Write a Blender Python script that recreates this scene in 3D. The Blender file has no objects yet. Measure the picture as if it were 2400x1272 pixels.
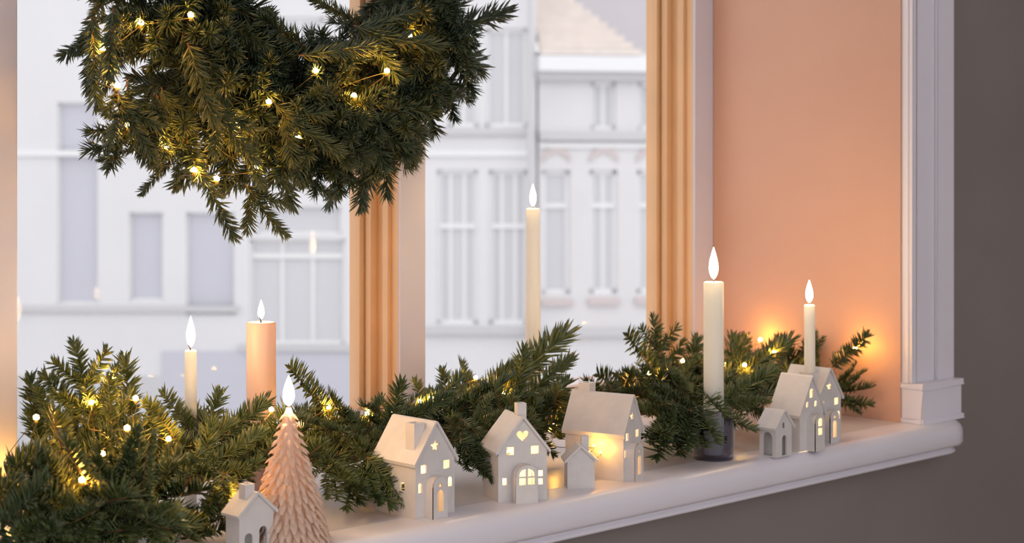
import bpy, bmesh, math, random
from mathutils import Vector, Matrix, Quaternion
from mathutils.geometry import tessellate_polygon
R = random.Random(11)
S = bpy.context.scene
C = S.collection
PI = math.pi

# ------------------------------------------------------------------ camera
F, HOR = 3800.0, 400.0                        # focal length and horizon row on the 2400 px frame
PH = math.atan(3800 / 3995)                   # the view is turned this far off the window's normal
CAM = Vector((-2.694, -2.2056, .484))
cd = bpy.data.cameras.new('camera'); co = bpy.data.objects.new('camera', cd); C.objects.link(co)
co.location = CAM; co.rotation_euler = (PI / 2, 0, -PH)
cd.sensor_width = 36; cd.lens = 36 * F / 2400
cd.shift_y = -(636 - HOR) / 2400
cd.clip_start = .05; cd.clip_end = 300
cd.dof.use_dof = True; cd.dof.focus_distance = 2.42; cd.dof.aperture_fstop = 5.6
S.camera = co
cP, sP = math.cos(PH), math.sin(PH)
def at(px, py, Y):                             # the point at depth plane y = Y that lies under a picture position
    X = (px - 1200) / F
    d = Vector((X * cP + sP, cP - X * sP, -(py - HOR) / F))
    return CAM + d * ((Y - CAM.y) / d.y)
def proj(p):
    d = p - CAM; X = d.x * cP - d.y * sP; Z = d.x * sP + d.y * cP
    return 1200 + F * X / Z, HOR - F * d.z / Z, Z

# ------------------------------------------------------------------ sky and exposure
W = bpy.data.worlds.new('sky'); S.world = W; W.use_nodes = True
bg = W.node_tree.nodes['Background']
bg.inputs[0].default_value = (.985, .98, 1, 1); bg.inputs[1].default_value = 1.06     # overcast, even sky
vs = S.view_settings
vs.view_transform = 'Standard'; vs.look = 'None'; vs.gamma = 1; vs.use_curve_mapping = False
vs.exposure = 0.3
S.cycles.use_denoising = True
S.cycles.max_bounces = 5; S.cycles.diffuse_bounces = 2; S.cycles.glossy_bounces = 2; S.cycles.transmission_bounces = 3
S.cycles.use_adaptive_sampling = True; S.cycles.adaptive_threshold = .08; S.cycles.adaptive_min_samples = 16
S.cycles.transparent_max_bounces = 10
S.cycles.caustics_reflective = False; S.cycles.caustics_refractive = False

# ------------------------------------------------------------------ materials
def mat(name, col, rough=.5, noise=0, nscale=20, spec=.5, sss=0, sssr=(.02, .012, .008), bump=0, coat=0):
    m = bpy.data.materials.new(name); m.use_nodes = True
    nt = m.node_tree; p = nt.nodes['Principled BSDF']
    p.inputs['Base Color'].default_value = (*col, 1); p.inputs['Roughness'].default_value = rough
    p.inputs['Specular IOR Level'].default_value = spec
    p.inputs['Coat Weight'].default_value = coat
    if sss:                                       # wax lets light through from behind
        tr = nt.nodes.new('ShaderNodeBsdfTranslucent'); tr.inputs[0].default_value = (*[min(1, c * 1.05) for c in col], 1)
        mx = nt.nodes.new('ShaderNodeMixShader'); mx.inputs[0].default_value = sss
        nt.links.new(p.outputs[0], mx.inputs[1]); nt.links.new(tr.outputs[0], mx.inputs[2])
        nt.links.new(mx.outputs[0], nt.nodes['Material Output'].inputs[0])
    if noise or bump:
        tc = nt.nodes.new('ShaderNodeTexCoord'); nz = nt.nodes.new('ShaderNodeTexNoise')
        nz.inputs['Scale'].default_value = nscale; nz.inputs['Detail'].default_value = 4
        nt.links.new(tc.outputs['Object'], nz.inputs['Vector'])
        if noise:
            cr = nt.nodes.new('ShaderNodeValToRGB')
            cr.color_ramp.elements[0].position = .3; cr.color_ramp.elements[1].position = .7
            cr.color_ramp.elements[0].color = (*[c * (1 - noise) for c in col], 1)
            cr.color_ramp.elements[1].color = (*[min(1, c * (1 + noise)) for c in col], 1)
            nt.links.new(nz.outputs['Fac'], cr.inputs[0]); nt.links.new(cr.outputs[0], p.inputs['Base Color'])
        if bump:
            b = nt.nodes.new('ShaderNodeBump'); b.inputs['Strength'].default_value = bump; b.inputs['Distance'].default_value = .002
            nt.links.new(nz.outputs['Fac'], b.inputs['Height']); nt.links.new(b.outputs[0], p.inputs['Normal'])
    return m
def emit(name, col, strength):
    m = bpy.data.materials.new(name); m.use_nodes = True; nt = m.node_tree
    nt.nodes.remove(nt.nodes['Principled BSDF'])
    e = nt.nodes.new('ShaderNodeEmission'); e.inputs[0].default_value = (*col, 1); e.inputs[1].default_value = strength
    nt.links.new(e.outputs[0], nt.nodes['Material Output'].inputs[0])
    return m
def needle_mat(name, a, b, c):
    m = mat(name, a, .36, spec=.8); nt = m.node_tree; p = nt.nodes['Principled BSDF']
    oi = nt.nodes.new('ShaderNodeObjectInfo'); cr = nt.nodes.new('ShaderNodeValToRGB')
    e = cr.color_ramp.elements; e[0].color = (*a, 1); e[1].color = (*c, 1); x = e.new(.5); x.color = (*b, 1)
    g = nt.nodes.new('ShaderNodeNewGeometry'); ad = nt.nodes.new('ShaderNodeMath'); ad.operation = 'MULTIPLY_ADD'
    nt.links.new(g.outputs['Random Per Island'], ad.inputs[0]); ad.inputs[1].default_value = .45
    ml = nt.nodes.new('ShaderNodeMath'); ml.operation = 'MULTIPLY'; ml.inputs[1].default_value = .55
    nt.links.new(oi.outputs['Random'], ml.inputs[0]); nt.links.new(ml.outputs[0], ad.inputs[2])
    nt.links.new(ad.outputs[0], cr.inputs[0]); nt.links.new(cr.outputs[0], p.inputs['Base Color'])
    tr = nt.nodes.new('ShaderNodeBsdfTranslucent'); nt.links.new(cr.outputs[0], tr.inputs[0])
    mx = nt.nodes.new('ShaderNodeMixShader'); mx.inputs[0].default_value = .22
    nt.links.new(p.outputs[0], mx.inputs[1]); nt.links.new(tr.outputs[0], mx.inputs[2])
    nt.links.new(mx.outputs[0], nt.nodes['Material Output'].inputs[0])
    return m
def glass_mat(name, tint, refl):
    m = bpy.data.materials.new(name); m.use_nodes = True; nt = m.node_tree
    nt.nodes.remove(nt.nodes['Principled BSDF'])
    t = nt.nodes.new('ShaderNodeBsdfTransparent'); t.inputs[0].default_value = (*tint, 1)
    g = nt.nodes.new('ShaderNodeBsdfGlossy'); g.inputs['Roughness'].default_value = .02
    fr = nt.nodes.new('ShaderNodeFresnel'); ge = nt.nodes.new('ShaderNodeNewGeometry')
    ma = nt.nodes.new('ShaderNodeMath'); ma.operation = 'MULTIPLY_ADD'      # same reflectance on both faces of the pane
    ma.inputs[1].default_value = 1 / refl - refl; ma.inputs[2].default_value = refl
    nt.links.new(ge.outputs['Backfacing'], ma.inputs[0]); nt.links.new(ma.outputs[0], fr.inputs[0])
    mx = nt.nodes.new('ShaderNodeMixShader')
    nt.links.new(fr.outputs[0], mx.inputs[0]); nt.links.new(t.outputs[0], mx.inputs[1]); nt.links.new(g.outputs[0], mx.inputs[2])
    nt.links.new(mx.outputs[0], nt.nodes['Material Output'].inputs[0])
    return m
M = dict(
    taupe=mat('taupe wall paint', (.27, .23, .22), .7, .06, 3),
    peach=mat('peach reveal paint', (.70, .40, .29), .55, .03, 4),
    white=mat('lavender white gloss paint', (.87, .82, .89), .35, .02, 6),
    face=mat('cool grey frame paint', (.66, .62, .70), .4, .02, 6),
    tan=mat('warm ochre frame paint', (.78, .47, .25), .4, .05, 8),  # warm glow on the posts' side faces is put into this colour
    sill=mat('white sill paint', (.74, .69, .72), .28, .03, 5),
    floor=mat('oak floor', (.52, .42, .34), .4, .2, 6),
    ceil=mat('ceiling white', (.8, .79, .78), .8, .02, 3),
    roomwall=mat('room wall paint', (.68, .64, .65), .7, .04, 3),
    glass=glass_mat('window glass', (1, 1, 1), 1.09),
    ceramic=mat('white ceramic', (.72, .66, .64), .38, .04, 60, bump=.15),
    ceramic_in=mat('glazed white', (.85, .80, .78), .3),
    wax_white=mat('ivory wax', (.97, .95, .90), .4, .01, 30, sss=.5),
    wax_cream=mat('cream wax', (.97, .94, .88), .4, .02, 25, sss=.5),
    wax_pink=mat('blush wax', (.82, .61, .53), .4, .04, 25, sss=.4),
    wax_tree=mat('pale blush tree wax', (.98, .76, .63), .3, .04, 60, sss=.5),
    wick=mat('burnt wick', (.03, .025, .02), .9),
    stem=mat('brown twig bark', (.17, .075, .03), .7, .3, 300),
    fir=needle_mat('fir needles', (.032, .064, .026), (.095, .132, .036), (.25, .26, .075)),
    wfir=needle_mat('wreath needles', (.022, .050, .034), (.060, .090, .038), (.17, .17, .05)),
    wire=mat('light string wire', (.20, .15, .045), .5),
    bulb=emit('warm led', (1, .48, .07), 360),
    flame=emit('candle flame', (1, .66, .30), 140),
    ember=emit('house tea light', (1, .66, .30), 520),
    smoke=glass_mat('smoky blue glass', (.70, .70, .76), 1.45),
    fac_l=mat('pale facade render', (.77, .765, .785), .8, .02, .6),
    fac_r=mat('pale facade brickwork', (.76, .75, .76), .8, .03, .8),
    fac_w=mat('white exterior joinery', (.86, .86, .87), .6),
    fac_g=mat('curtained outside pane', (.66, .66, .69), .25),
    fac_d=mat('blue grey outside pane', (.60, .60, .67), .25),
    fac_p=mat('pinkish brick arch', (.66, .58, .58), .8),
    fac_s=mat('grey stone ledge', (.62, .615, .63), .8),
    fac_v=mat('lavender grey render', (.64, .60, .625), .8, .02, .5),
    tile=mat('pale clay roof tile', (.80, .72, .67), .7, .05, 3),
    street=mat('pale street paving', (.62, .61, .62), .8, .06, .5),
)

# ------------------------------------------------------------------ helpers
def tag(o, label=None, cat=None, group=None, kind=None):
    if label: o['label'] = label
    if cat: o['category'] = cat
    if group: o['group'] = group
    if kind: o['kind'] = kind
    return o
def empty(name, loc=(0, 0, 0), rz=0):
    o = bpy.data.objects.new(name, None); C.objects.link(o); o.location = loc; o.rotation_euler = (0, 0, rz)
    o.empty_display_size = .02
    return o
def link(name, me, m=None, parent=None, loc=(0, 0, 0)):
    o = bpy.data.objects.new(name, me); C.objects.link(o); o.parent = parent; o.location = loc
    if m and not me.materials: me.materials.append(M[m])
    return o
def mesh(name, bm, smooth=False, recalc=True):
    if recalc: bmesh.ops.recalc_face_normals(bm, faces=bm.faces[:])
    me = bpy.data.meshes.new(name); bm.to_mesh(me); bm.free()
    if smooth: me.polygons.foreach_set('use_smooth', [True] * len(me.polygons))
    return me
def obj(name, bm, m, parent=None, loc=(0, 0, 0), smooth=False):
    return link(name, mesh(name, bm, smooth), m, parent, loc)
def box(bm, x0, x1, y0, y1, z0, z1):
    v = [bm.verts.new((x, y, z)) for z in (z0, z1) for y in (y0, y1) for x in (x0, x1)]
    for f in ((0, 1, 3, 2), (4, 5, 7, 6), (0, 1, 5, 4), (2, 3, 7, 6), (0, 2, 6, 4), (1, 3, 7, 5)):
        bm.faces.new([v[i] for i in f])
    return bm
def boxes(*bs):
    bm = bmesh.new()
    for b in bs: box(bm, *b)
    return bm
def bevel(bm, w, seg=2):
    bmesh.ops.remove_doubles(bm, verts=bm.verts[:], dist=1e-6)
    bmesh.ops.bevel(bm, geom=[e for e in bm.edges], offset=w, segments=seg, affect='EDGES', profile=.6)
    return bm
def lathe(prof, n=32, cap=True):
    bm = bmesh.new(); rings = []
    for r, z in prof:
        if r < 1e-6: rings.append([bm.verts.new((0, 0, z))])
        else: rings.append([bm.verts.new((r * math.cos(2 * PI * i / n), r * math.sin(2 * PI * i / n), z)) for i in range(n)])
    for a, b in zip(rings, rings[1:]):
        for i in range(n):
            j = (i + 1) % n
            if len(a) == 1 and len(b) == 1: continue
            if len(a) == 1: bm.faces.new((a[0], b[j], b[i]))
            elif len(b) == 1: bm.faces.new((a[i], a[j], b[0]))
            else: bm.faces.new((a[i], a[j], b[j], b[i]))
    if cap:
        for r in (rings[0], rings[-1]):
            if len(r) > 1: bm.faces.new(r)
    return bm
def tube(bm, pts, rad, n=6, cap=True):
    rings = []; up = Vector((.13, .31, .94)).normalized()
    for i, p in enumerate(pts):
        t = (pts[min(i + 1, len(pts) - 1)] - pts[max(i - 1, 0)])
        t = t.normalized() if t.length > 1e-9 else Vector((0, 0, 1))
        a = t.cross(up)
        if a.length < 1e-3: a = t.cross(Vector((1, 0, 0)))
        a.normalize(); b = t.cross(a); r = rad[i] if isinstance(rad, (list, tuple)) else rad
        rings.append([bm.verts.new(p + (a * math.cos(2 * PI * k / n) + b * math.sin(2 * PI * k / n)) * r) for k in range(n)])
    for q, w in zip(rings, rings[1:]):
        for k in range(n): bm.faces.new((q[k], q[(k + 1) % n], w[(k + 1) % n], w[k]))
    if cap: bm.faces.new(rings[0]); bm.faces.new(rings[-1])
    return bm
def smoothpath(pts, k=6):
    out = []
    P = [pts[0]] + list(pts) + [pts[-1]]
    for i in range(1, len(P) - 2):
        for j in range(k):
            t = j / k; a, b, c, d = P[i - 1], P[i], P[i + 1], P[i + 2]
            out.append(.5 * ((2 * b) + (c - a) * t + (2 * a - 5 * b + 4 * c - d) * t * t + (3 * b - a - 3 * c + d) * t ** 3))
    out.append(pts[-1]); return out
def panel(bm, outer, holes, fn, th):
    """flat plate with holes; fn(u, v, depth) -> point"""
    loops = [outer] + list(holes)
    tris = tessellate_polygon([[Vector((u, v, 0)) for u, v in l] for l in loops])
    flat = [p for l in loops for p in l]
    a = [bm.verts.new(fn(u, v, 0)) for u, v in flat]; b = [bm.verts.new(fn(u, v, th)) for u, v in flat]
    for t in tris:
        try: bm.faces.new([a[i] for i in t]); bm.faces.new([b[i] for i in reversed(t)])
        except ValueError: pass
    k = 0
    for l in loops:
        n = len(l)
        for i in range(n):
            p, q = k + i, k + (i + 1) % n
            bm.faces.new((a[p], a[q], b[q], b[p]))
        k += n
    return bm
def rect(x, z, w, h): return [(x - w / 2, z - h / 2), (x + w / 2, z - h / 2), (x + w / 2, z + h / 2), (x - w / 2, z + h / 2)]
def arch(x, z0, w, h, n=8):
    r = w / 2; zc = z0 + h - r
    return [(x - r, z0), (x + r, z0)] + [(x + r * math.cos(PI * i / n), zc + r * math.sin(PI * i / n)) for i in range(n + 1)]
def star(x, z, r): return [(x + (r if i % 2 == 0 else r * .45) * math.sin(2 * PI * i / 10), z + (r if i % 2 == 0 else r * .45) * math.cos(2 * PI * i / 10)) for i in range(10)]
def heart(x, z, s):
    out = []
    for i in range(20):
        t = 2 * PI * i / 20
        out.append((x + s * 16 * math.sin(t) ** 3 / 32, z + s * (13 * math.cos(t) - 5 * math.cos(2 * t) - 2 * math.cos(3 * t) - math.cos(4 * t)) / 32))
    return out
def tri(x, z, w, h): return [(x - w / 2, z), (x + w / 2, z), (x, z + h)]

# ================================================================== THE ROOM AND THE WINDOW
XL, YW, ZT = -2.46, -.461, 1.95          # left reveal, room face of the wall, head of the opening
ZF, ZC = -.86, 2.35
def room(name, bm, m, label): return tag(obj(name, bm, m), label, None, None, 'structure')
room('wall_front_right', boxes((.0, 1.3, YW, .14, ZF, ZC)), 'taupe', 'taupe painted room wall right of the window casing')
room('wall_front_left', boxes((-5.2, XL, YW, .14, ZF, ZC)), 'taupe', 'taupe painted room wall left of the window')
room('wall_front_head', boxes((XL, 0, YW, .14, ZT, ZC)), 'taupe', 'taupe painted wall above the window')
room('wall_front_apron', boxes((XL, 0, YW, .14, ZF, -.0505)), 'taupe', 'taupe painted wall below the window sill')
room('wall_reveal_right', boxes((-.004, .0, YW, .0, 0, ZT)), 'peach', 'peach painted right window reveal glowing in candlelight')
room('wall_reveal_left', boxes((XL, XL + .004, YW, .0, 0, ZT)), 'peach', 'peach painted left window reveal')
YB = -3.75
room('floor', boxes((-5.2, 1.3, YB - .1, YW, ZF - .05, ZF)), 'floor', 'oak room floor')
room('ceiling', boxes((-5.2, 1.3, YB - .1, .14, ZC, ZC + .1)), 'ceil', 'white room ceiling')
room('wall_right', boxes((1.2, 1.3, YB - .1, YW, ZF, ZC)), 'taupe', 'taupe side wall of the room')
# unseen wide openings, added in the rear and left walls for fill daylight
def pierced(name, x0, x1, y0, y1, a, b, along_x, label):
    z0, z1 = -.62, 2.27
    side = ((x0, a, y0, y1, z0, z1), (b, x1, y0, y1, z0, z1)) if along_x else ((x0, x1, y0, a, z0, z1), (x0, x1, b, y1, z0, z1))
    room(name, boxes((x0, x1, y0, y1, ZF, z0), (x0, x1, y0, y1, z1, ZC), *side), 'roomwall', label)
pierced('wall_back', -5.2, 1.3, YB - .1, YB, -5.05, .2, True, 'rear wall of the room with a wide opening')
pierced('wall_left', -5.2, -5.1, YB, YW, -3.6, -1.05, False, 'left wall of the room with a wide opening')

# --- sill: board inside the opening plus a rounded nosing that returns to the wall at its right end
sill = tag(obj('trim_1', bevel(boxes((XL, -.004, YW, .12, -.05, 0)), .001, 1), 'sill'), 'deep white painted window sill carrying the candles and houses', None, None, 'structure')
prof = [(0, 0)]
OV = .0765
for a in range(0, 9): t = PI / 2 * (1 - a / 8); prof.append((OV - .022 + .022 * math.cos(t), -.022 + .022 * math.sin(t)))
prof += [(OV, -.040), (OV - .004, -.046), (OV - .014, -.049), (OV - .020, -.051), (OV - .020, -.054), (OV - .015, -.056), (OV - .014, -.060), (OV - .018, -.063), (OV - .030, -.066), (0, -.069)]
path = [((-5.1, YW), (0, -1)), ((XL - .15, YW), (0, -1))]
XE, RC = .15, .05
path = [((XL - .10, YW), (0, -1)), ((-1.2, YW), (0, -1)), ((XE - OV, YW), (0, -1))]
for a in range(1, 8): t = -PI / 2 + PI / 2 * a / 8; path.append(((XE - OV, YW), (math.cos(t), math.sin(t))))
path.append(((XE - OV, YW), (1, 0)))
bm = bmesh.new(); rings = []
for (px, py), (nx, ny) in path: rings.append([bm.verts.new((px + nx * q, py + ny * q, z)) for q, z in prof])
for a, b in zip(rings, rings[1:]):
    for i in range(len(prof) - 1): bm.faces.new((a[i], b[i], b[i + 1], a[i + 1]))
bm.faces.new(rings[0]); bmesh.ops.remove_doubles(bm, verts=bm.verts[:], dist=1e-5)
obj('nosing', bm, 'white', sill, smooth=True)

# --- casing at the right of the opening, standing on a plinth block
def casing(name, x0, sgn, label):
    root = tag(empty(name, (x0, YW, 0)), label, None, None, 'structure')
    def strip(nm, a, b, d0, d1, z0, z1, bv=.002):
        x = sorted((sgn * a, sgn * b)); return obj(nm, bevel(boxes((x[0], x[1], -d1, -d0, z0, z1)), bv, 2), 'white', root)
    strip('backing_board', .0, .14, 0, .016, .07, ZT + .13)
    strip('inner_bead', .0, .014, .012, .026, .075, ZT + .13, .005)
    strip('flat_band', .017, .078, .012, .024, .075, ZT + .13)
    strip('outer_band', .080, .139, .012, .031, .075, ZT + .13, .003)
    p = strip('plinth_block', -.002, .142, 0, .046, .0, .068, .004)
    x = sorted((sgn * -.004, sgn * .144))
    obj('plinth_cap', bevel(boxes((x[0], x[1], -.049, 0, .066, .077)), .0018, 2), 'white', p)
    obj('plinth_foot', bevel(boxes((x[0], x[1], -.050, 0, .0, .009)), .0018, 2), 'white', p)
    return root
casing('trim_2', 0, 1, 'white moulded window casing on a plinth block at the right')
casing('trim_3', XL, -1, 'white moulded window casing at the left end of the sill')
# --- the window: jambs, mullions, rails and panes
win = tag(empty('window_1', (XL / 2, .05, 0)), 'tall white framed window with three panes', None, None, 'structure')
wo = Vector((-XL / 2, -.05, 0))
def wpart(nm, bm, m, par=win):
    bmesh.ops.translate(bm, verts=bm.verts[:], vec=wo) if par is win else None
    return obj(nm, bm, m, par)
def post(x0, x1, left=True, right=True):
    """post whose room face is x0..x1; its sides step back to the glass"""
    p = wpart('mullion', bevel(boxes((x0, x1, 0, .008, 0, ZT)), .002), 'face')
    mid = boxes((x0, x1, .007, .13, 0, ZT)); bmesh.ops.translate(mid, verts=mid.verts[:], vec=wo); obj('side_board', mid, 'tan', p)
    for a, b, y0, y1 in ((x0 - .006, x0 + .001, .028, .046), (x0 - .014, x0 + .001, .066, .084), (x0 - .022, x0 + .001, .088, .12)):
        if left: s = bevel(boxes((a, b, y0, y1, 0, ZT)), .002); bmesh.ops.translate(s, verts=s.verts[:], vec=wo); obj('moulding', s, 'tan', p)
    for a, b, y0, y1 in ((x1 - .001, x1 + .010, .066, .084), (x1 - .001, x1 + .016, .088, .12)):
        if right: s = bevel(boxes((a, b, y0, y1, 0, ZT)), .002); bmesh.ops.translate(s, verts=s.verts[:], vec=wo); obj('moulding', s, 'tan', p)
post(-1.646, -1.589); post(-.866, -.809); post(-.063, -.004, True, False); post(XL + .004, XL + .06, False, True)
spans = ((XL + .06, -1.646), (-1.589, -.866), (-.809, -.063))
for a, b in spans:
    r = wpart('bottom_rail', bevel(boxes((a, b, .06, .12, 0, .055)), .004), 'white')
    wpart('top_rail', bevel(boxes((a, b, .06, .12, ZT - .06, ZT)), .004), 'white')
    wpart('pane', boxes((a, b, .098, .102, .05, ZT - .05)), 'glass')

# ================================================================== OUTSIDE
DEP = 38.0                                          # one metre shows as 100 px at this distance
def facade_root(name, px, dep, turn, label):
    d = Vector((sP, cP, 0)); r = Vector((cP, -sP, 0))
    p = CAM + d * dep + r * ((px - 1200) / F * dep); p.z = -6
    return tag(empty(name, p, -PH + turn), label, 'building')
tag(obj('ground_outside', boxes((-40, 90, 4, 90, -6.1, -6)), 'street'), 'pale street outside the window', None, None, 'structure')
def zrow(py): return .484 - (py - HOR) / 100 + 6
bl = facade_root('town_house', 0, DEP, 0, 'pale rendered town house across the street, left of the downpipe')
def fpart(root, nm, m, x0, x1, y0, y1, d0, d1, off=0):
    """px box on the facade; d = metres out of (-) or into (+) the wall"""
    return obj(nm, boxes(((x0 - off) / 100, (x1 - off) / 100, d0, d1, zrow(y1), zrow(y0))), m, root)
# wall made as a plate with window holes
def wall(root, m, x0, x1, y0, y1, wins, off=0, th=.35):
    bm = bmesh.new()
    panel(bm, [((x0 - off) / 100, zrow(y1)), ((x1 - off) / 100, zrow(y1)), ((x1 - off) / 100, zrow(y0)), ((x0 - off) / 100, zrow(y0))],
          [[((a - off) / 100, zrow(d)), ((b - off) / 100, zrow(d)), ((b - off) / 100, zrow(c)), ((a - off) / 100, zrow(c))] for a, b, c, d in wins], lambda u, v, d: (u, d, v), th)
    return obj('facade_wall', bm, m, root)
def owin(root, a, b, c, d, off=0, bars=(), trans=(), pane='fac_g', fw=7):
    f = bmesh.new()
    X = lambda v: (v - off) / 100
    for q in ((a, a + fw, c, d), (b - fw, b, c, d), (a, b, c, c + fw), (a, b, d - fw, d)): box(f, X(q[0]), X(q[1]), .10, .2, zrow(q[3]), zrow(q[2]))
    fr = obj('window_frame', f, 'fac_w', root)
    for t in bars: obj('glazing_bar', boxes((X(t - 4), X(t + 4), .11, .19, zrow(d), zrow(c))), 'fac_w', fr)
    for t in trans: obj('transom', boxes((X(a), X(b), .08, .2, zrow(t + 6), zrow(t - 6))), 'fac_w', fr)
    obj('pane', boxes((X(a), X(b), .15, .17, zrow(d), zrow(c))), pane, fr)
LW = [(135, 230, 240, 712), (303, 382, 498, 704), (436, 550, 498, 738), (585, 808, 560, 806), (598, 800, 484, 548), (1050, 1122, 120, 298), (1138, 1236, 66, 298), (1024, 1120, 398, 760), (1146, 1238, 398, 760), (880, 980, 398, 760), (880, 990, 66, 298), (640, 760, 40, 300), (380, 500, 40, 300)]
for k in range(12):                                 # the terrace goes on to the left, out of the picture
    a = -160 - 230 * k; LW += [(a, a + 95, 240, 700), (a, a + 95, -160, 180)]
wall(bl, 'fac_l', -3000, 1257, -700, 1050, LW)
for i, w in enumerate(LW):
    a, b, c, d = w
    if i in (0, 1, 2) or i > 12: owin(bl, *w, bars=(), pane='fac_d', fw=4)
    elif i == 3: owin(bl, *w, bars=((a + b) / 2 - 36, (a + b) / 2 + 36), trans=(600,), pane='fac_g')
    elif i == 4: owin(bl, *w, pane='fac_g', fw=5)
    elif i in (7, 8, 9): owin(bl, *w, bars=((a * 2 + b) / 3, (a + 2 * b) / 3), trans=(530,), pane='fac_g', fw=10)
    else: owin(bl, *w, bars=((a + b) / 2,), pane='fac_g', fw=10)
fpart(bl, 'ledge', 'fac_s', 980, 1246, 300, 316, -.12, .02); fpart(bl, 'ledge', 'fac_s', 990, 1246, 764, 782, -.15, .02)
fpart(bl, 'ledge', 'fac_s', 560, 845, 806, 822, -.12, .02); fpart(bl, 'ledge', 'fac_s', -3000, 560, 716, 730, -.1, .02)
fpart(bl, 'ledge', 'fac_w', -3000, 1246, 352, 366, -.06, .02)
fpart(bl, 'lower_band', 'fac_d', 380, 845, 822, 1050, -.05, .02); fpart(bl, 'lower_band', 'fac_s', -3000, 380, 880, 1050, -.05, .02)
dp = tag(obj('downpipe', lathe([(.07, zrow(1050) - 6), (.07, zrow(-600) - 6)], 10), 'fac_s'), 'grey downpipe between the two houses outside', 'pipe')
dv = CAM + Vector((sP, cP, 0)) * (DEP - .4) + Vector((cP, -sP, 0)) * (42 / F * DEP); dp.location = (dv.x, dv.y, 0)
br = facade_root('gabled_house', 1262, DEP, .16, 'pale brick house outside with arched windows and a tiled roof')
K = 1262
RW = []
for a, b in ((1270, 1338), (1384, 1452), (1498, 1568), (1612, 1682)):
    RW += [(a, b, 398, 690)]
    if a > 1300: RW.append((a + 4, b - 4, 190, 302))
wall(br, 'fac_r', K, 2000, 120, 1050, RW, K)
for w in RW:
    a, b, c, d = w
    if d > 500:
        owin(br, *w, off=K, bars=((a + b) / 2,) if a == 1384 else (), trans=(482,), pane='fac_g', fw=11)
        fpart(br, 'window_sill', 'fac_p', a - 4, b + 4, 700, 716, -.12, .02, K)
        ab = bmesh.new(); pts = []
        for i in range(9): t = i / 8; pts.append(((a + (b - a) * t - K) / 100, zrow(380 - 22 * math.sin(PI * t))))
        panel(ab, pts + [(p[0], p[1] + .16) for p in reversed(pts)], [], lambda u, v, dd: (u, dd - .05, v), .08); obj('brick_arch', ab, 'fac_p', br)
    else: owin(br, *w, off=K, bars=((a + b) / 2,), pane='fac_g', fw=9)
fpart(br, 'ledge', 'fac_s', K, 2000, 310, 328, -.14, .02, K)
fpart(br, 'ledge', 'fac_w', K, 2000, 336, 346, -.08, .02, K)
fpart(br, 'ledge', 'fac_s', K, 2000, 770, 790, -.14, .02, K)
fpart(br, 'cornice', 'fac_w', K - 6, 2000, 132, 168, -.45, .02, K); fpart(br, 'cornice', 'fac_s', K - 4, 2000, 168, 188, -.25, .02, K)
# roof: tile courses stepping back up the slope, cut by the hip on the right
rf = obj('roof_slab', boxes((0, .02, .1, .2, zrow(132), zrow(126))), 'tile', br)
for k in range(12):
    y1 = 130 - k * 17; x1 = 1500 - k * 16
    c = obj('tile_course', boxes((0, (x1 - K) / 100, -.40 + k * .20, -.40 + k * .20 + .3, zrow(y1), zrow(y1 - 15))), 'tile', rf)

bd = facade_root('far_house', 1350, 52, .1, 'lavender grey gable wall of a farther house beyond the tiled roof')
fpart(bd, 'gable_wall', 'fac_v', 0, 420, 40, 600, 0, 6)
fpart(bd, 'gable_wall', 'fac_v', 0, 420, -500, 40, 0, 6)
fpart(bd, 'coping', 'fac_w', 0, 430, 36, 48, -.1, .02)

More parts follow.
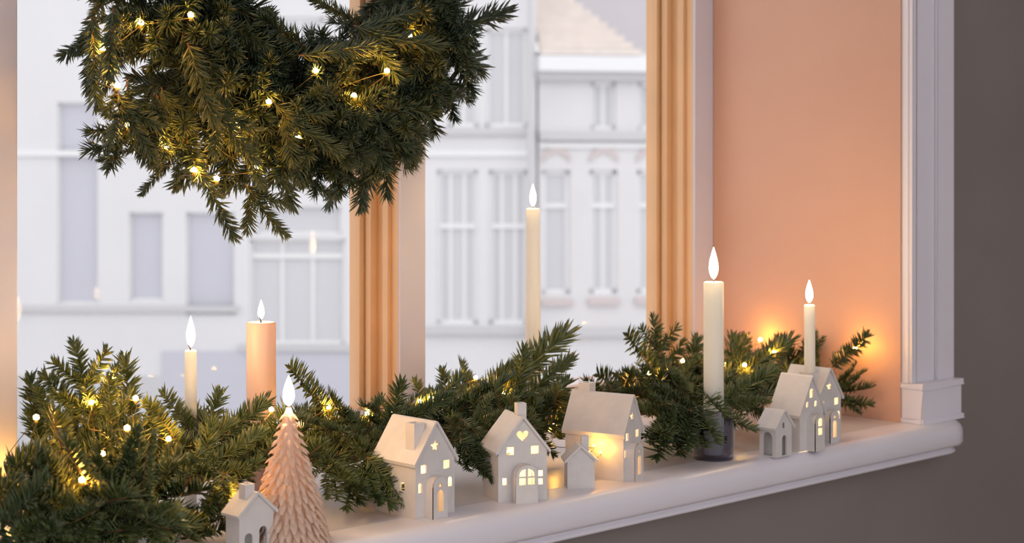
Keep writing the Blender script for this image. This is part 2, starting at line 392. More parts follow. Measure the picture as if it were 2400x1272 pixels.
# ================================================================== FIR SPRIGS
def needle(bm, p, d, up, L, w):
    d = d.normalized(); s = d.cross(up)
    if s.length < 1e-3: s = d.cross(Vector((1, 0, 0)))
    s.normalize(); n = s.cross(d)
    a = [bm.verts.new(p + s * w * .5 * x + n * w * .4 * y) for x, y in ((-1, 0), (1, 0), (0, 1))]
    q = p + d * L * .6 + n * L * .03
    b = [bm.verts.new(q + s * w * .6 * x + n * w * .4 * y) for x, y in ((-1, 0), (1, 0), (0, 1))]
    t = bm.verts.new(p + d * L + n * L * .09)
    for i in range(3):
        j = (i + 1) % 3; bm.faces.new((a[i], a[j], b[j], b[i])); bm.faces.new((b[i], b[j], t))
def sprig_mesh(L, style, seed, sides=0):
    rr = random.Random(seed); st = bmesh.new(); nd = bmesh.new()
    def twig(p0, d0, up, L, r0, dens):
        d0 = d0.normalized(); side = d0.cross(up).normalized(); bend = rr.uniform(-.12, .12); bend2 = rr.uniform(-.1, .16)
        pts = []
        for i in range(7):
            t = i / 6; pts.append(p0 + d0 * L * t + side * bend * L * t * t + up * bend2 * L * t * t)
        tube(st, pts, [r0 * (1 - .65 * i / 6) for i in range(7)], 5)
        n = int(L * dens)
        for i in range(n):
            t = .03 + .97 * (i + rr.random()) / n; k = min(5, int(t * 6)); f = t * 6 - k
            p = pts[k].lerp(pts[k + 1], f); ax = (pts[k + 1] - pts[k]).normalized()
            if style == 'fir':     # combed to both sides and upward
                az = rr.choice((-1, 1)) * rr.triangular(.1, 1.85, 1.1)
                fw = rr.uniform(.92, 1.28) - .75 * max(0, t - .78) / .22; ln = rr.uniform(.024, .032)
            else:                  # brush: all round and swept forward
                az = rr.uniform(-PI, PI); fw = rr.uniform(.62, 1.1) - .45 * max(0, t - .8) / .2; ln = rr.uniform(.025, .035)
            rad = up * math.cos(az) + side * math.sin(az)
            d = ax * math.cos(fw) + rad * math.sin(fw)
            needle(nd, p, d, ax.cross(d).cross(d) if False else up, ln * (.72 if t > .94 else 1), rr.uniform(.0025, .0033))
        return pts
    U = Vector((0, 1, 0))
    dens = 900 if style == 'fir' else 1100
    pts = twig(Vector((0, 0, 0)), Vector((0, 0, 1)), U, L, .0020, dens)
    for s in range(sides):
        k = 1 + s // 2 * 2; sg = 1 if s % 2 else -1
        d = Vector((sg * .75, rr.uniform(-.1, .25), .8))
        twig(pts[k], d, U, L * rr.uniform(.48, .6) * (1 - .12 * (s // 2)), .0015, dens)
    a = mesh('stem', st, True); b = mesh('needles', nd, True, False)
    return L, a, b
VF = [sprig_mesh(.13, 'fir', 1), sprig_mesh(.16, 'fir', 2), sprig_mesh(.11, 'fir', 3)]
VB = [sprig_mesh(.19, 'fir', 4, 4), sprig_mesh(.17, 'fir', 5, 2), sprig_mesh(.20, 'fir', 9, 3)]
VW = [sprig_mesh(.14, 'brush', 6), sprig_mesh(.17, 'brush', 7), sprig_mesh(.15, 'brush', 8, 2), sprig_mesh(.17, 'brush', 10, 3)]
for v in VF + VB: v[1].materials.append(M['stem']); v[2].materials.append(M['fir'])
for v in VW: v[1].materials.append(M['stem']); v[2].materials.append(M['wfir'])
def put_sprig(root, base, tip, var, roll=0, up=None):
    d = tip - base; L, sm, nm = var
    q = d.to_track_quat('Z', 'Y')
    if up is not None:                          # turn the comb's upper side this way
        y = q @ Vector((0, 1, 0)); dn = d.normalized(); u = (up - dn * up.dot(dn))
        if u.length > 1e-4:
            u.normalize(); ang = math.atan2(y.cross(u).dot(dn), y.dot(u)); q = Quaternion(dn, ang + roll) @ q
    else: q = Quaternion(d.normalized(), roll) @ q
    o = link('fir_sprig', sm, None, root, base - Vector(root.location))
    o.rotation_mode = 'QUATERNION'; o.rotation_quaternion = q; k = d.length / L; o.scale = (k, k, k)
    n = link('needles', nm, None, o); n['kind'] = 'stuff'
    return o

# ------------------------------------------------------------------ wreath
WC, WR = Vector((-1.155, -.13, .868)), .285
wreath = tag(empty('fir_wreath', (WC.x, WC.y, WC.z)), 'large green fir wreath hanging in front of the left pane', 'wreath')
def ring(th, r=0, ph=0):      # point on the ring's tube
    e = Vector((math.cos(th), 0, math.sin(th)))
    return WC + e * (WR + r * math.cos(ph)) + Vector((0, -1, 0)) * r * math.sin(ph)
bm = bmesh.new(); pts = [ring(2 * PI * i / 48) - WC for i in range(49)]; tube(bm, pts, .012, 8, False)
obj('ring_core', bm, 'stem', wreath, smooth=True)
nW = 0
for i in range(245):
    low = i < 222
    th = R.uniform(PI + .05, 2 * PI - .02) if low else R.uniform(0, PI)
    if low and R.random() < .18: th = R.uniform(PI - .2, 2 * PI + .25)
    ph = R.uniform(-PI, PI)
    if math.sin(ph) < -.3 and R.random() < .6: ph = -ph
    e = Vector((math.cos(th), 0, math.sin(th))); tg = Vector((math.sin(th), 0, -math.cos(th)))
    rad = e * math.cos(ph) - Vector((0, 1, 0)) * math.sin(ph)
    b = ring(th, R.uniform(0, .05), ph)
    L = R.uniform(.115, .16)
    d = (rad * R.uniform(.55, .95) + tg * R.choice((1, 1, -1)) * R.uniform(.35, .85) + Vector((0, 0, -1)) * R.uniform(.0, .3)).normalized()
    tip = b + d * L
    if math.hypot(tip.x - WC.x, tip.z - WC.z) < .17: continue
    if tip.y > -.02: tip.y = -.02
    qx, qy, _ = proj(tip); mx_, my_, _ = proj(b.lerp(tip, .6))
    if qx > 1105 or qx < 172 or (570 < qx < 770 and qy < 60) or (590 < mx_ < 750 and my_ < 40): continue
    put_sprig(wreath, b, tip, R.choice(VW[1:]), R.uniform(-PI, PI)); nW += 1
for (bx, by, tx, ty, yb, yt) in (
    (470, 400, 545, 553, -.18, -.20), (575, 430, 648, 558, -.16, -.17), (690, 410, 790, 468, -.15, -.15), (860, 325, 962, 350, -.14, -.13), (890, 280, 997, 312, -.13, -.12),
    (965, 180, 1104, 222, -.14, -.13), (990, 82, 1167, 52, -.13, -.12), (440, 100, 500, 290, -.24, -.27), (500, 240, 578, 388, -.24, -.26), (265, 20, 255, 190, -.22, -.24),
    (215, 40, 225, 250, -.18, -.18), (275, 220, 338, 375, -.22, -.24), (300, 290, 222, 262, -.16, -.16), (320, 350, 232, 370, -.14, -.13), (400, 380, 330, 450, -.14, -.14),
    (640, 240, 775, 372, -.24, -.26), (790, 250, 905, 320, -.22, -.24), (250, -20, 180, 120, -.14, -.13), (225, 60, 188, 210, -.14, -.14), (700, 130, 880, 110, -.24, -.26),
    (820, 400, 720, 330, -.16, -.17), (760, 400, 845, 435, -.13, -.12), (840, 340, 850, 410, -.12, -.11), (760, 130, 590, 62, -.2, -.22), (850, 60, 735, -15, -.16, -.17), (980, 20, 1110, -20, -.13, -.13),
    (830, 60, 1010, 130, -.22, -.24), (880, 150, 1010, 230, -.2, -.21), (560, 330, 620, 440, -.22, -.23), (430, 330, 400, 420, -.2, -.2)):
    put_sprig(wreath, at(bx, by, yb), at(tx, ty, yt), R.choice((VW[0], VW[1], VW[1], VW[2])), 0, Vector((0, -1, .2)))
for i in range(22):                      # full lower left and lower middle of the ring
    bx, by = (R.uniform(260, 460), R.uniform(170, 300)) if i < 15 else (R.uniform(560, 820), R.uniform(250, 330))
    b = at(bx, by, R.uniform(-.2, -.13)); e = at(bx + R.uniform(-75, 45), by + R.uniform(95, 150), R.uniform(-.24, -.10))
    put_sprig(wreath, b, e, R.choice(VW[1:]), R.uniform(-1, 1), Vector((0, -1, .2)))
bm = bmesh.new(); tube(bm, [Vector((0, 0, WR)), Vector((0, .02, WR + .3)), Vector((0, .10, 1.0))], .004, 6)
obj('hanging_cord', bm, 'wire', wreath)

# ------------------------------------------------------------------ houses (built before the garland is trimmed round them)
def house(name, label, loc, rz, w, d, he, hr, holes, porch=None, chim=None, side_holes=(), over=.004, lit=True, rooft=.0035, group=None):
    root = tag(empty(name, loc, rz), label, 'ceramic house', group)
    hw, hd, t = w / 2, d / 2, .0032
    pent = [(-hw, 0), (hw, 0), (hw, he), (0, hr), (-hw, he)]
    bm = bmesh.new()
    hl = list(holes)
    if porch: hl.append(arch(porch['x'], .0015, porch['w'] - .006, porch['h'] - .004))
    panel(bm, pent, hl, lambda u, v, q: (u, -hd + q, v), t)
    panel(bm, pent, [], lambda u, v, q: (u, hd - q, v), t)
    for s in (-1, 1): panel(bm, [(-hd + t, 0), (hd - t, 0), (hd - t, he), (-hd + t, he)], side_holes if s < 0 else (), lambda u, v, q, s=s: (s * (hw - q), u, v), t)
    obj('walls', bm, 'ceramic', root)
    # roof: bent slab lying on the gables, its ridge softened
    sl = (hr - he) / hw; nrm = math.sqrt(1 + sl * sl); ex = over
    up = rooft * nrm
    inn = [(-hw - ex, he - sl * ex), (0, hr), (hw + ex, he - sl * ex)]
    out = [(hw + ex + .001, he - sl * ex + up * .8), (hw * .5, (he + hr) / 2 + up), (.003, hr + up - sl * .003), (0, hr + up - sl * .0018), (-.003, hr + up - sl * .003), (-hw * .5, (he + hr) / 2 + up), (-hw - ex - .001, he - sl * ex + up * .8)]
    bm = bmesh.new(); panel(bm, inn + out, [], lambda u, v, q: (u, -hd - ex + q, v), d + 2 * ex)
    roof = obj('roof', bm, 'ceramic', root)
    if chim:
        cx, cyy, cw, top = chim['x'], chim['y'], chim['w'], chim['top']
        zb = hr - abs(cx) * sl - cw * sl * .6 - .002
        if abs(cx) < cw * .6: zb = hr - cw * sl * .5
        bm = bmesh.new(); tk = cw * .2; a = cw / 2
        for q in ((cx - a, cx + a, cyy - a, cyy - a + tk), (cx - a, cx + a, cyy + a - tk, cyy + a), (cx - a, cx - a + tk, cyy - a + tk, cyy + a - tk), (cx + a - tk, cx + a, cyy - a + tk, cyy + a - tk)):
            box(bm, *q, zb, top)
        box(bm, cx - a + tk, cx + a - tk, cyy - a + tk, cyy + a - tk, zb, top - cw * .35)
        obj('chimney', bm, 'ceramic', root)
    if porch:
        x, pw, h, pd = porch['x'], porch['w'], porch['h'], porch['d']
        ol = arch(x, 0, pw, h); il = arch(x, 0, pw - .005, h - .0025)
        bm = bmesh.new(); a = []
        for l in (ol, il): a.append([[bm.verts.new((u, -hd - q, v)) for u, v in l] for q in (-.0005, pd)])
        n = len(ol)
        for i in range(n):
            j = (i + 1) % n
            for A in a: bm.faces.new((A[0][i], A[0][j], A[1][j], A[1][i]))
            bm.faces.new((a[0][0][i], a[0][0][j], a[1][0][j], a[1][0][i]))
        pp = obj('porch', bm, 'ceramic', root)
        bm = bmesh.new(); panel(bm, ol, porch['holes'], lambda u, v, q: (u, -hd - pd + q - .0005, v), .0025)
        obj('door', bm, 'ceramic', pp)
    if lit:
        bm = bmesh.new(); bmesh.ops.create_icosphere(bm, subdivisions=1, radius=.0035)
        lamp = obj('lamp', bm, 'ember', root, (0, 0, he * .55)); bm = lathe([(.011, .001), (.012, .009)], 14)
        obj('tealight_cup', bm, 'ceramic_in', root)
    return root
def holesB(k=1.0): return [star(0, .098 * k, .0095), rect(-.021, .068 * k, .011, .012), rect(.021, .070 * k, .011, .012), arch(-.0275, .036 * k, .007, .014), arch(.0275, .038 * k, .007, .014)]
def porchB(d=.017): return dict(x=-.005, w=.026, h=.058, d=d, holes=[arch(-.005, .010, .012, .030), tri(-.005, .044, .008, .007)])
hB = house('ceramic_house', 'white ceramic house with a star window and open chimney beside the tree candle', (-1.205, -.440, 0), 0, .072, .088, .078, .130, holesB(), porchB(), dict(x=-.020, y=-.024, w=.019, top=.131), [rect(.02, .042, .01, .012), rect(-.015, .042, .01, .012)])
hC = house('ceramic_house', 'white ceramic house with a heart window above an arched paned door', (-1.030, -.462, 0), math.radians(-24), .076, .070, .074, .121,
           [heart(0, .096, .019), rect(-.019, .074, .012, .012), rect(.019, .074, .012, .012), rect(-.028, .030, .007, .010), rect(.028, .027, .007, .009), rect(.028, .039, .007, .009)],
           dict(x=0, w=.034, h=.056, d=.018, holes=[rect(-.0067, .032, .0105, .010), rect(.0067, .032, .0105, .010), [(-.012, .039), (-.0015, .039), (-.0015, .0505), (-.008, .0485), (-.011, .045)], [(.0015, .039), (.012, .039), (.011, .045), (.008, .0485), (.0015, .0505)]]), dict(x=.004, y=-.014, w=.014, top=.141))
hD = house('ceramic_house', 'small plain ceramic house with a stubby chimney, in front of the salmon-lit house', (-.905, -.475, 0), math.radians(-38), .042, .036, .043, .063, [], None, dict(x=.007, y=-.006, w=.011, top=.079), lit=False)
hE = house('ceramic_house', 'large ceramic house turned side-on behind the small plain house', (-.815, -.440, 0), math.radians(14), .058, .105, .075, .129, [star(0, .098, .0085), rect(-.016, .068, .010, .012), rect(.016, .070, .010, .012), arch(-.0225, .036, .007, .014), arch(.0225, .038, .007, .014)], porchB(.015), dict(x=.008, y=.034, w=.020, top=.145), [])
hF = house('ceramic_house', 'white ceramic house with a steep gable left of the candle house', (-.378, -.495, 0), 0, .068, .060, .064, .125,
           [arch(0, .090, .010, .016), arch(-.012, .074, .006, .010), arch(.012, .074, .006, .010), rect(.024, .050, .005, .010)],
           dict(x=0, w=.026, h=.062, d=.018, holes=[rect(0, .034, .012, .012), arch(0, .043, .012, .014)]), None, [])
hG = house('ceramic_house', 'white ceramic house at the right end with a taper candle in its chimney', (-.283, -.455, 0), 0, .070, .080, .078, .128, holesB(), porchB(.015), dict(x=-.020, y=-.012, w=.026, top=.123), [])
hH = house('ceramic_house', 'tiny ceramic house with arched openings at the foot of the steep-gabled one', (-.4665, -.515, 0), 0, .045, .034, .050, .076,
           [arch(.002, .002, .013, .034), arch(0, .048, .006, .010)], None, None, [arch(0, .002, .020, .040)], lit=False)
hI = house('ceramic_house', 'low ceramic house half hidden under the fir behind the glass holder', (-.475, -.400, 0), math.radians(-20), .040, .036, .034, .052, [rect(0, .016, .009, .012)], None, None, lit=False)
hA = house('ceramic_house', 'small ceramic house with a chimney at the foot of the tree candle', (-1.516, -.484, 0), 0, .052, .030, .052, .076, [arch(-.012, .004, .012, .024), arch(.010, .004, .012, .030)], None, dict(x=-.006, y=-.002, w=.014, top=.088), lit=False)

# ------------------------------------------------------------------ candles
def flame(root, z, h=.036, r=.0062, lean=0):
    pr = [(0, 0), (.45, .06), (.82, .18), (1, .34), (.92, .5), (.66, .68), (.36, .84), (.14, .94), (0, 1)]
    o = obj('flame', lathe([(a * r, b * h) for a, b in pr], 12), 'flame', root, (0, 0, z), True)
    o.rotation_euler = (0, lean, 0)
def wick(root, z, h=.009, bend=.002):
    bm = bmesh.new(); tube(bm, [Vector((0, 0, z - .003)), Vector((bend * .2, 0, z + h * .5)), Vector((bend, 0, z + h))], .0011, 6)
    obj('wick', bm, 'wick', root)
def candle(label, loc, r, h, m, tilt=(0, 0), fh=.036, fr=.0062, name='taper_candle', bend=.002, rt=None, lit=True):
    root = tag(empty(name, loc), label, 'candle'); root.rotation_euler = (tilt[0], tilt[1], 0)
    rt = rt or r
    obj('wax', lathe([(0, 0), (r * .97, 0), (r, .002), (r * .5 + rt * .5, h * .5), (rt, h - .003), (rt * .96, h - .0008), (rt * .8, h), (rt * .45, h - .0025), (0, h - .003)], 28), m, root, smooth=True)
    wick(root, h - .002, .010, bend)
    if lit: flame(root, h + .004, fh, fr)
    return root
def foot(px, py, Y): p = at(px, py, Y); return (p.x, p.y, 0), p.z
l, z = foot(447, 820, -.17); candle('thin cream taper candle lit beside the pink pillar', l, .0088, z, 'wax_white', fh=.046, fr=.0068, bend=-.004)
l, z = foot(612, 754, -.15); candle('thick blush pink pillar candle near the left pane', l, .0225, z, 'wax_pink', fh=.030, fr=.005, name='pillar_candle', bend=-.003)
l, z = foot(1249, 488, -.10); candle('tall cream candle standing against the middle pane', l, .0148, z, 'wax_cream', fh=.040, fr=.006, rt=.0125)
GP = (-.567, -.462, 0)
candle('thick white candle standing in the smoky glass holder', (GP[0], GP[1], .0075), .0170, .290, 'wax_white', fh=.054, fr=.0080)
holder = tag(obj('candle_holder', lathe([(0, 0), (.0325, 0), (.0335, .002), (.0335, .082), (.0328, .084), (.031, .083), (.031, .010), (.029, .0072), (0, .007)], 36), 'smoke', None, GP, True), 'smoky blue glass tumbler holding the thick white candle', 'candle holder')
# slim candle set in the chimney of the right-hand house, leaning a little
cb = Vector((-.303, -.467, .1145)); ct = at(1897, 714, -.470); ax = ct - cb
candle('slim white taper candle stuck in a house chimney', cb, .0098, ax.length, 'wax_white', (-math.atan2(ax.y, ax.z), math.atan2(ax.x, ax.z)), .040, .0065)

# tree-shaped candle: cone carrying rows of wax flakes
tx = at(690, 1285, -.485)
TP = Vector((tx.x - .004, -.478, 0)); TH = .176; TR = .050
tree = tag(empty('tree_candle', TP), 'pale pink wax candle shaped like a fir tree with a flame on top', 'candle')
obj('wax_core', lathe([(0, 0), (TR * .90, 0), (TR * .90, .004), (TR * .48, TH * .45), (.008, TH * .93), (.003, TH), (0, TH)], 24), 'wax_tree', tree, smooth=True)
bm = bmesh.new(); rows = 15
for i in range(rows):
    z = .008 + (TH - .018) * i / (rows - 1); rz = TR * (1 - (z / TH)) ** .93 + .003; n = max(6, int(2 * PI * rz / .0098))
    for k in range(n):
        a = 2 * PI * (k + .5 * (i % 2) + R.uniform(-.2, .2)) / n; e = Vector((math.cos(a), math.sin(a), 0)); s = Vector((-e.y, e.x, 0))
        L = R.uniform(.013, .018) * (.65 + .45 * rz / TR); w = R.uniform(.0034, .0048) * (.7 + .4 * rz / TR)
        p = e * (rz - .006) + Vector((0, 0, z + L * .5)); q = e * (rz + .0005) + Vector((0, 0, z)); t = e * (rz + R.uniform(.0040, .0085)) + Vector((0, 0, z - L * .45))
        v = [bm.verts.new(x) for x in (p - s * w * .6, p + s * w * .6, q + s * w, q + e * .0032, q - s * w, t + s * w * .35, t - s * w * .35, q - e * .004)]
        for f in ((0, 1, 3), (1, 2, 3), (0, 3, 4), (3, 2, 5), (4, 3, 6), (3, 5, 6), (5, 2, 7), (6, 5, 7), (4, 6, 7)): bm.faces.new([v[j] for j in f])
tag(obj('wax_flakes', bm, 'wax_tree', tree), kind='stuff')
wick(tree, TH, .005, .001); flame(tree, TH + .002, .040, .0075)

# ------------------------------------------------------------------ garland
garland = tag(empty('fir_garland', (-1.15, -.24, 0)), 'long green fir garland lying along the left and middle of the sill', 'garland')
GO = Vector(garland.location)
bunch = tag(empty('fir_bunch', (-.45, -.24, 0)), 'bunch of fir branches around the thick white candle at the right', 'fir branches')
cnt = {}
def sprig2(b, t, var, roll, up):
    r = garland if b.x < -.86 else bunch
    cnt[r.name] = cnt.get(r.name, 0) + 1
    put_sprig(r, b, t, var, roll, up)
def fill(n, bb, tb, yb, yt, vs_=None):
    for _ in range(n):
        b = at(R.uniform(bb[0], bb[1]), R.uniform(bb[2], bb[3]), R.uniform(*yb)); t = at(R.uniform(tb[0], tb[1]), R.uniform(tb[2], tb[3]), R.uniform(*yt))
        b.z = max(b.z, .015); t.z = max(t.z, .015); t.x = min(t.x, -.05); b.x = min(b.x, -.05)
        d = t - b; L = min(max(d.length, .08), .16); t = b + d.normalized() * L; t.z = max(t.z, .012)
        sprig2(b, t, R.choice(vs_ or VF + VB[1:2]), R.uniform(-.4, .4), Vector((-.2, -.7, .7)))
axis = [Vector((x, -.225 + .03 * math.sin(x * 5), .055 + .01 * math.sin(x * 9))) for x in [-2.30 + .11 * i for i in range(14)]]
bm = bmesh.new(); tube(bm, [p - GO for p in smoothpath(axis, 3)], .007, 7); obj('garland_core', bm, 'stem', garland, smooth=True)
BO = Vector(bunch.location); bm = bmesh.new()
tube(bm, [p - BO for p in smoothpath([Vector((x, -.225 + .03 * math.sin(x * 5), .05)) for x in (-.78, -.6, -.42, -.24, -.1)], 3)], .006, 7); obj('main_stem', bm, 'stem', bunch, smooth=True)
top_prof = [(-400, 900), (0, 880), (60, 900), (110, 870), (180, 850), (250, 880), (310, 880), (340, 935), (420, 940), (500, 945), (600, 975), (660, 890), (720, 900), (800, 965), (870, 950), (960, 935), (1040, 895), (1150, 890), (1250, 880), (1330, 880), (1380, 945), (1440, 890), (1500, 820), (1570, 800), (1620, 840), (1700, 850), (1760, 860), (1850, 840), (1900, 850), (1970, 830), (2050, 870), (2400, 870)]
bot_prof = [(-400, 1500), (480, 1300), (560, 1210), (700, 1180), (790, 1222), (860, 1228), (960, 1212), (1060, 1135), (1180, 1130), (1240, 1090), (1330, 1085), (1420, 1060), (1510, 1095), (1640, 1095), (1700, 1020), (1800, 1010), (1960, 965), (2060, 955), (2400, 955)]
def interp(pr, x):
    for (a, b), (c, d) in zip(pr, pr[1:]):
        if a <= x <= c: return b + (d - b) * (x - a) / (c - a)
    return pr[-1][1]
# (px box, camera depth) of things that must stay clear of random sprigs in front of them
keep = [(-30, 44, 850, 1135, 2.5), (880, 1068, 995, 1110, 2.3), (970, 1068, 1000, 1225, 2.25), (1195, 1285, 950, 1180, 2.35), (1335, 1500, 900, 1130, 2.5), (1640, 1725, 1035, 1090, 2.7), (1805, 1968, 872, 1070, 2.8), (598, 785, 965, 1290, 2.07),
        (430, 464, 730, 975, 2.4), (576, 650, 720, 990, 2.45), (1652, 1704, 590, 880, 2.75), (1884, 1912, 650, 870, 2.85), (1228, 1272, 420, 800, 3.0), (540, 648, 1140, 1290, 2.05), (1788, 1860, 960, 1072, 2.75)]
def ok(b, t):
    if t.z < .012 or t.x > -.055 or t.y > -.035 or t.y < -.455: return False
    for k in range(0, 6):
        x, y, zc = proj(b.lerp(t, k / 5))
        if y < interp(top_prof, x) + 18: return False
        if y > interp(bot_prof, x) - 5: return False
        for a, c, d, e, dep in keep:
            if a - 14 < x < c + 14 and d - 8 < y < e + 6 and zc < dep: return False
    return True
nG = 0; tries = 0
for i in range(64):                     # the garland's bulky left end spills towards the front edge
    b = Vector((R.uniform(-1.98, -1.52), R.uniform(-.44, -.30), R.uniform(.03, .07)))
    t = b + Vector((R.uniform(-.8, .8), R.uniform(-.7, .25), R.uniform(-.1, .55))).normalized() * R.uniform(.09, .14)
    t.z = max(.015, t.z); x, y, zc = proj(t)
    if t.y < -.53 or x > 500 or y < 1000 or (x > 455 and y > 1180): continue
    sprig2(b, t, R.choice(VF + VB[1:2]), R.uniform(-.6, .6), Vector((0, -.6, 1))); nG += 1
while nG < 215 and tries < 9000:
    tries += 1
    x = R.uniform(-2.15, -.06); yo = -.225 + R.uniform(-.05, .05)
    b = Vector((x, yo, R.uniform(.03, .10)))
    an = R.uniform(-.35, PI + .35); L = R.uniform(.09, .15)
    d = Vector((R.choice((-1, 1)) * R.uniform(.2, 1.0), -math.cos(an) * .9, max(-.15, math.sin(an)) * .8)).normalized()
    t = b + d * L
    if not ok(b, t): continue
    sprig2(b, t, R.choice(VF + VB[1:2] * 2 + VB[:1]), R.uniform(-.6, .6), Vector((0, -.5, 1))); nG += 1
man = [  # base, tip, depth planes, variant (f simple, b branched)
    (222, 1010, 186, 800, -.26, -.24, 'b0'), (190, 980, 108, 872, -.24, -.22, 'f'), (300, 1000, 303, 843, -.2, -.17, 'f'), (255, 990, 262, 882, -.28, -.28, 'f'), (85, 1040, 78, 884, -.2, -.2, 'f'), (130, 1010, 88, 905, -.24, -.22, 'f'),
    (450, 1020, 385, 915, -.2, -.19, 'f'), (420, 1040, 345, 935, -.28, -.28, 'f'), (470, 1040, 520, 925, -.24, -.22, 'f'), (470, 1060, 625, 965, -.26, -.26, 'f'), (440, 1120, 610, 1020, -.32, -.33, 'b1'), (520, 1150, 615, 1085, -.35, -.36, 'f'),
    (150, 1220, 55, 1140, -.36, -.38, 'f'), (300, 1250, 190, 1160, -.38, -.40, 'b1'), (350, 1200, 240, 1080, -.36, -.38, 'b1'), (380, 1150, 475, 1070, -.34, -.35, 'f'), (380, 1240, 520, 1200, -.38, -.40, 'f'), (260, 1200, 380, 1230, -.40, -.42, 'b0'), (90, 1290, -20, 1200, -.38, -.40, 'b1'), (100, 1290, 210, 1240, -.42, -.44, 'b1'), (420, 1300, 330, 1180, -.42, -.42, 'b1'), (200, 1300, 100, 1200, -.42, -.43, 'b1'), (450, 1260, 545, 1240, -.40, -.42, 'f'),
    (775, 975, 668, 848, -.2, -.2, 'f'), (800, 1000, 715, 905, -.22, -.23, 'f'), (855, 1010, 790, 962, -.26, -.28, 'f'), (790, 1060, 830, 1180, -.33, -.40, 'f'), (850, 1060, 905, 1195, -.38, -.44, 'f'), (860, 1070, 955, 1190, -.40, -.455, 'f'), (760, 1060, 770, 1170, -.34, -.38, 'b1'), (840, 1100, 800, 1200, -.36, -.40, 'f'),
    (1000, 970, 975, 890, -.16, -.14, 'f'), (1050, 970, 1043, 868, -.17, -.15, 'f'), (1080, 975, 1178, 852, -.2, -.17, 'f'), (1150, 960, 1287, 785, -.2, -.15, 'f'), (1190, 970, 1325, 845, -.26, -.26, 'b1'), (1230, 1000, 1335, 905, -.28, -.30, 'f'), (1210, 1020, 1338, 985, -.28, -.31, 'f'), (1240, 990, 1290, 1070, -.28, -.32, 'f'),
    (1060, 1030, 1165, 1110, -.36, -.41, 'b1'), (1050, 1030, 1185, 1070, -.34, -.42, 'f'), (1090, 1000, 1215, 965, -.34, -.40, 'b1'), (930, 965, 872, 935, -.16, -.15, 'f'), (960, 990, 900, 960, -.24, -.25, 'f'), (1010, 1000, 940, 950, -.24, -.24, 'f'), (1100, 1020, 1040, 960, -.3, -.3, 'f'), (1140, 1030, 1110, 930, -.3, -.3, 'f'),
    (1545, 905, 1545, 742, -.2, -.19, 'b0'), (1545, 890, 1458, 768, -.22, -.22, 'f'), (1510, 940, 1385, 868, -.22, -.2, 'f'), (1600, 900, 1640, 802, -.2, -.18, 'f'), (1560, 950, 1470, 905, -.30, -.33, 'f'), (1600, 970, 1520, 1060, -.38, -.44, 'b1'), (1590, 990, 1590, 1085, -.40, -.45, 'f'), (1640, 960, 1540, 980, -.40, -.43, 'b0'), (1640, 950, 1670, 1040, -.46, -.53, 'f'),
    (1660, 960, 1760, 1015, -.43, -.50, 'f'), (1680, 940, 1800, 945, -.40, -.47, 'b1'), (1690, 940, 1818, 880, -.38, -.42, 'f'), (1710, 900, 1830, 805, -.28, -.28, 'f'), (1740, 860, 1750, 792, -.16, -.13, 'f'), (1640, 900, 1690, 980, -.43, -.51, 'f'), (1700, 930, 1760, 880, -.30, -.30, 'f'), (1610, 930, 1560, 870, -.34, -.36, 'f'), (1620, 960, 1600, 1050, -.43, -.48, 'f'),
    (1830, 880, 1872, 792, -.22, -.22, 'f'), (1910, 880, 1945, 785, -.24, -.26, 'f'), (1925, 870, 1965, 815, -.24, -.26, 'f'), (1950, 860, 2052, 790, -.35, -.42, 'f'), (1950, 920, 2064, 912, -.33, -.42, 'f'), (1940, 940, 2045, 955, -.34, -.42, 'f'), (1880, 900, 1925, 850, -.28, -.3, 'f'),
]
for bx, by, tx_, ty_, yb, yt, v in man:
    b, t = at(bx, by, yb), at(tx_, ty_, yt)
    b.z = max(b.z, .012); t.z = max(t.z, .012)
    if t.x > -.045: t.x = -.045
    var = VB[int(v[1])] if v[0] == 'b' else min(VF, key=lambda q: abs(q[0] - (t - b).length))
    sprig2(b, t, var, R.uniform(-.25, .25), Vector((-.3, -.7, .6))); nG += 1
fill(9, (760, 850, 1040, 1100), (790, 905, 1120, 1205), (-.40, -.35), (-.46, -.41))
fill(7, (1070, 1130, 980, 1030), (1090, 1182, 1050, 1122), (-.40, -.36), (-.43, -.40))
fill(10, (1560, 1640, 930, 1000), (1505, 1640, 1030, 1088), (-.42, -.34), (-.49, -.42))
fill(7, (1560, 1640, 900, 960), (1440, 1560, 830, 960), (-.36, -.26), (-.34, -.22))
fill(6, (1680, 1760, 900, 960), (1760, 1815, 900, 1000), (-.40, -.32), (-.43, -.38))
fill(6, (1690, 1780, 870, 920), (1700, 1820, 790, 860), (-.30, -.2), (-.28, -.16))
fill(9, (1850, 1930, 860, 900), (1830, 1985, 790, 850), (-.32, -.22), (-.32, -.22))
fill(5, (1940, 1970, 900, 930), (2000, 2062, 880, 965), (-.36, -.30), (-.42, -.36))
fill(12, (60, 480, 1190, 1290), (0, 500, 1200, 1300), (-.46, -.36), (-.50, -.40))
fill(6, (480, 540, 1100, 1160), (470, 560, 1160, 1220), (-.40, -.34), (-.43, -.38))
print('SPRIGS', nW, cnt, tries)

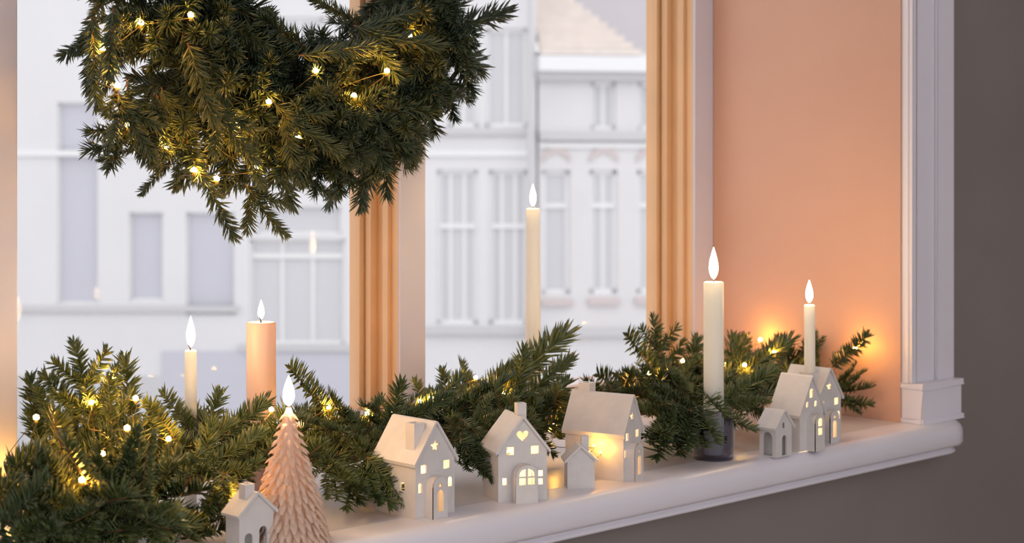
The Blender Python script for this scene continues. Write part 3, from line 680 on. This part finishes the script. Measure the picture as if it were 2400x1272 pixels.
# ------------------------------------------------------------------ fairy lights
bm = bmesh.new(); bmesh.ops.create_icosphere(bm, subdivisions=1, radius=.0040)
bulb_me = mesh('bulb', bm, True); bulb_me.materials.append(M['bulb'])
sock_me = mesh('socket', lathe([(.0022, -.007), (.0024, -.002)], 8)); sock_me.materials.append(M['wire'])
def fairy(root_label, pts, sag, root_loc, small=(), size=1):
    root = tag(empty('string_lights', root_loc), root_label, 'string lights'); ro = Vector(root_loc)
    path = []
    for i, p in enumerate(pts):
        path.append(p - ro)
        if i + 1 < len(pts): path.append((p + pts[i + 1]) / 2 - ro + sag(p, pts[i + 1]))
    bm = bmesh.new(); tube(bm, smoothpath(path, 4), .0006, 5); obj('wire', bm, 'wire', root)
    for p in pts:
        b = link('bulb', bulb_me, None, root, p - ro + Vector((0, 0, .004))); link('socket', sock_me, None, b)
        b.scale = [.45 if p in small else size] * 3
    return root
gl = [(-60, 1150, -.36), (22, 1115, -.035), (85, 985, -.30), (150, 1040, -.30), (110, 1110, -.34), (192, 1132, -.43), (240, 1070, -.33), (298, 1010, -.40), (215, 950, -.26), (258, 890, -.27), (318, 940, -.30), (395, 1035, -.30), (562, 1165, -.43), (636, 966, -.33), (700, 1000, -.25), (770, 960, -.24), (860, 975, -.22), (920, 968, -.21), (985, 946, -.2), (1010, 938, -.20), (1115, 890, -.22), (1180, 930, -.2), (1300, 1000, -.29), (1392, 1050, -.458), (1408, 1066, -.474), (1440, 930, -.22), (1520, 880, -.26), (1600, 850, -.13), (1700, 860, -.18), (1782, 800, -.15), (1745, 860, -.30), (1815, 830, -.3), (1905, 900, -.24), (2004, 822, -.385), (2000, 880, -.34)]
GL = [at(*q) for q in gl]
fairy('warm fairy lights threaded through the fir garland on the sill', GL, lambda a, b: Vector((0, .05, -.02)), (-1.15, -.20, .0), [p for p, q in zip(GL, gl) if q[:2] in ((1392, 1050), (1408, 1066))])
wl = [(447, 42, -.285), (330, 60, -.2), (275, 207, -.245), (240, 120, -.19), (300, 300, -.2), (390, 350, -.2), (455, 405, -.235), (508, 425, -.225), (600, 400, -.19), (560, 300, -.24), (630, 245, -.275), (700, 330, -.22), (740, 172, -.265), (830, 230, -.23), (907, 172, -.265), (880, 300, -.17), (960, 90, -.2)]
fairy('warm fairy lights wound round the hanging fir wreath', [at(*q) for q in wl], lambda a, b: Vector((0, .07, 0)), (-1.155, -.20, .6), (), 1.18)
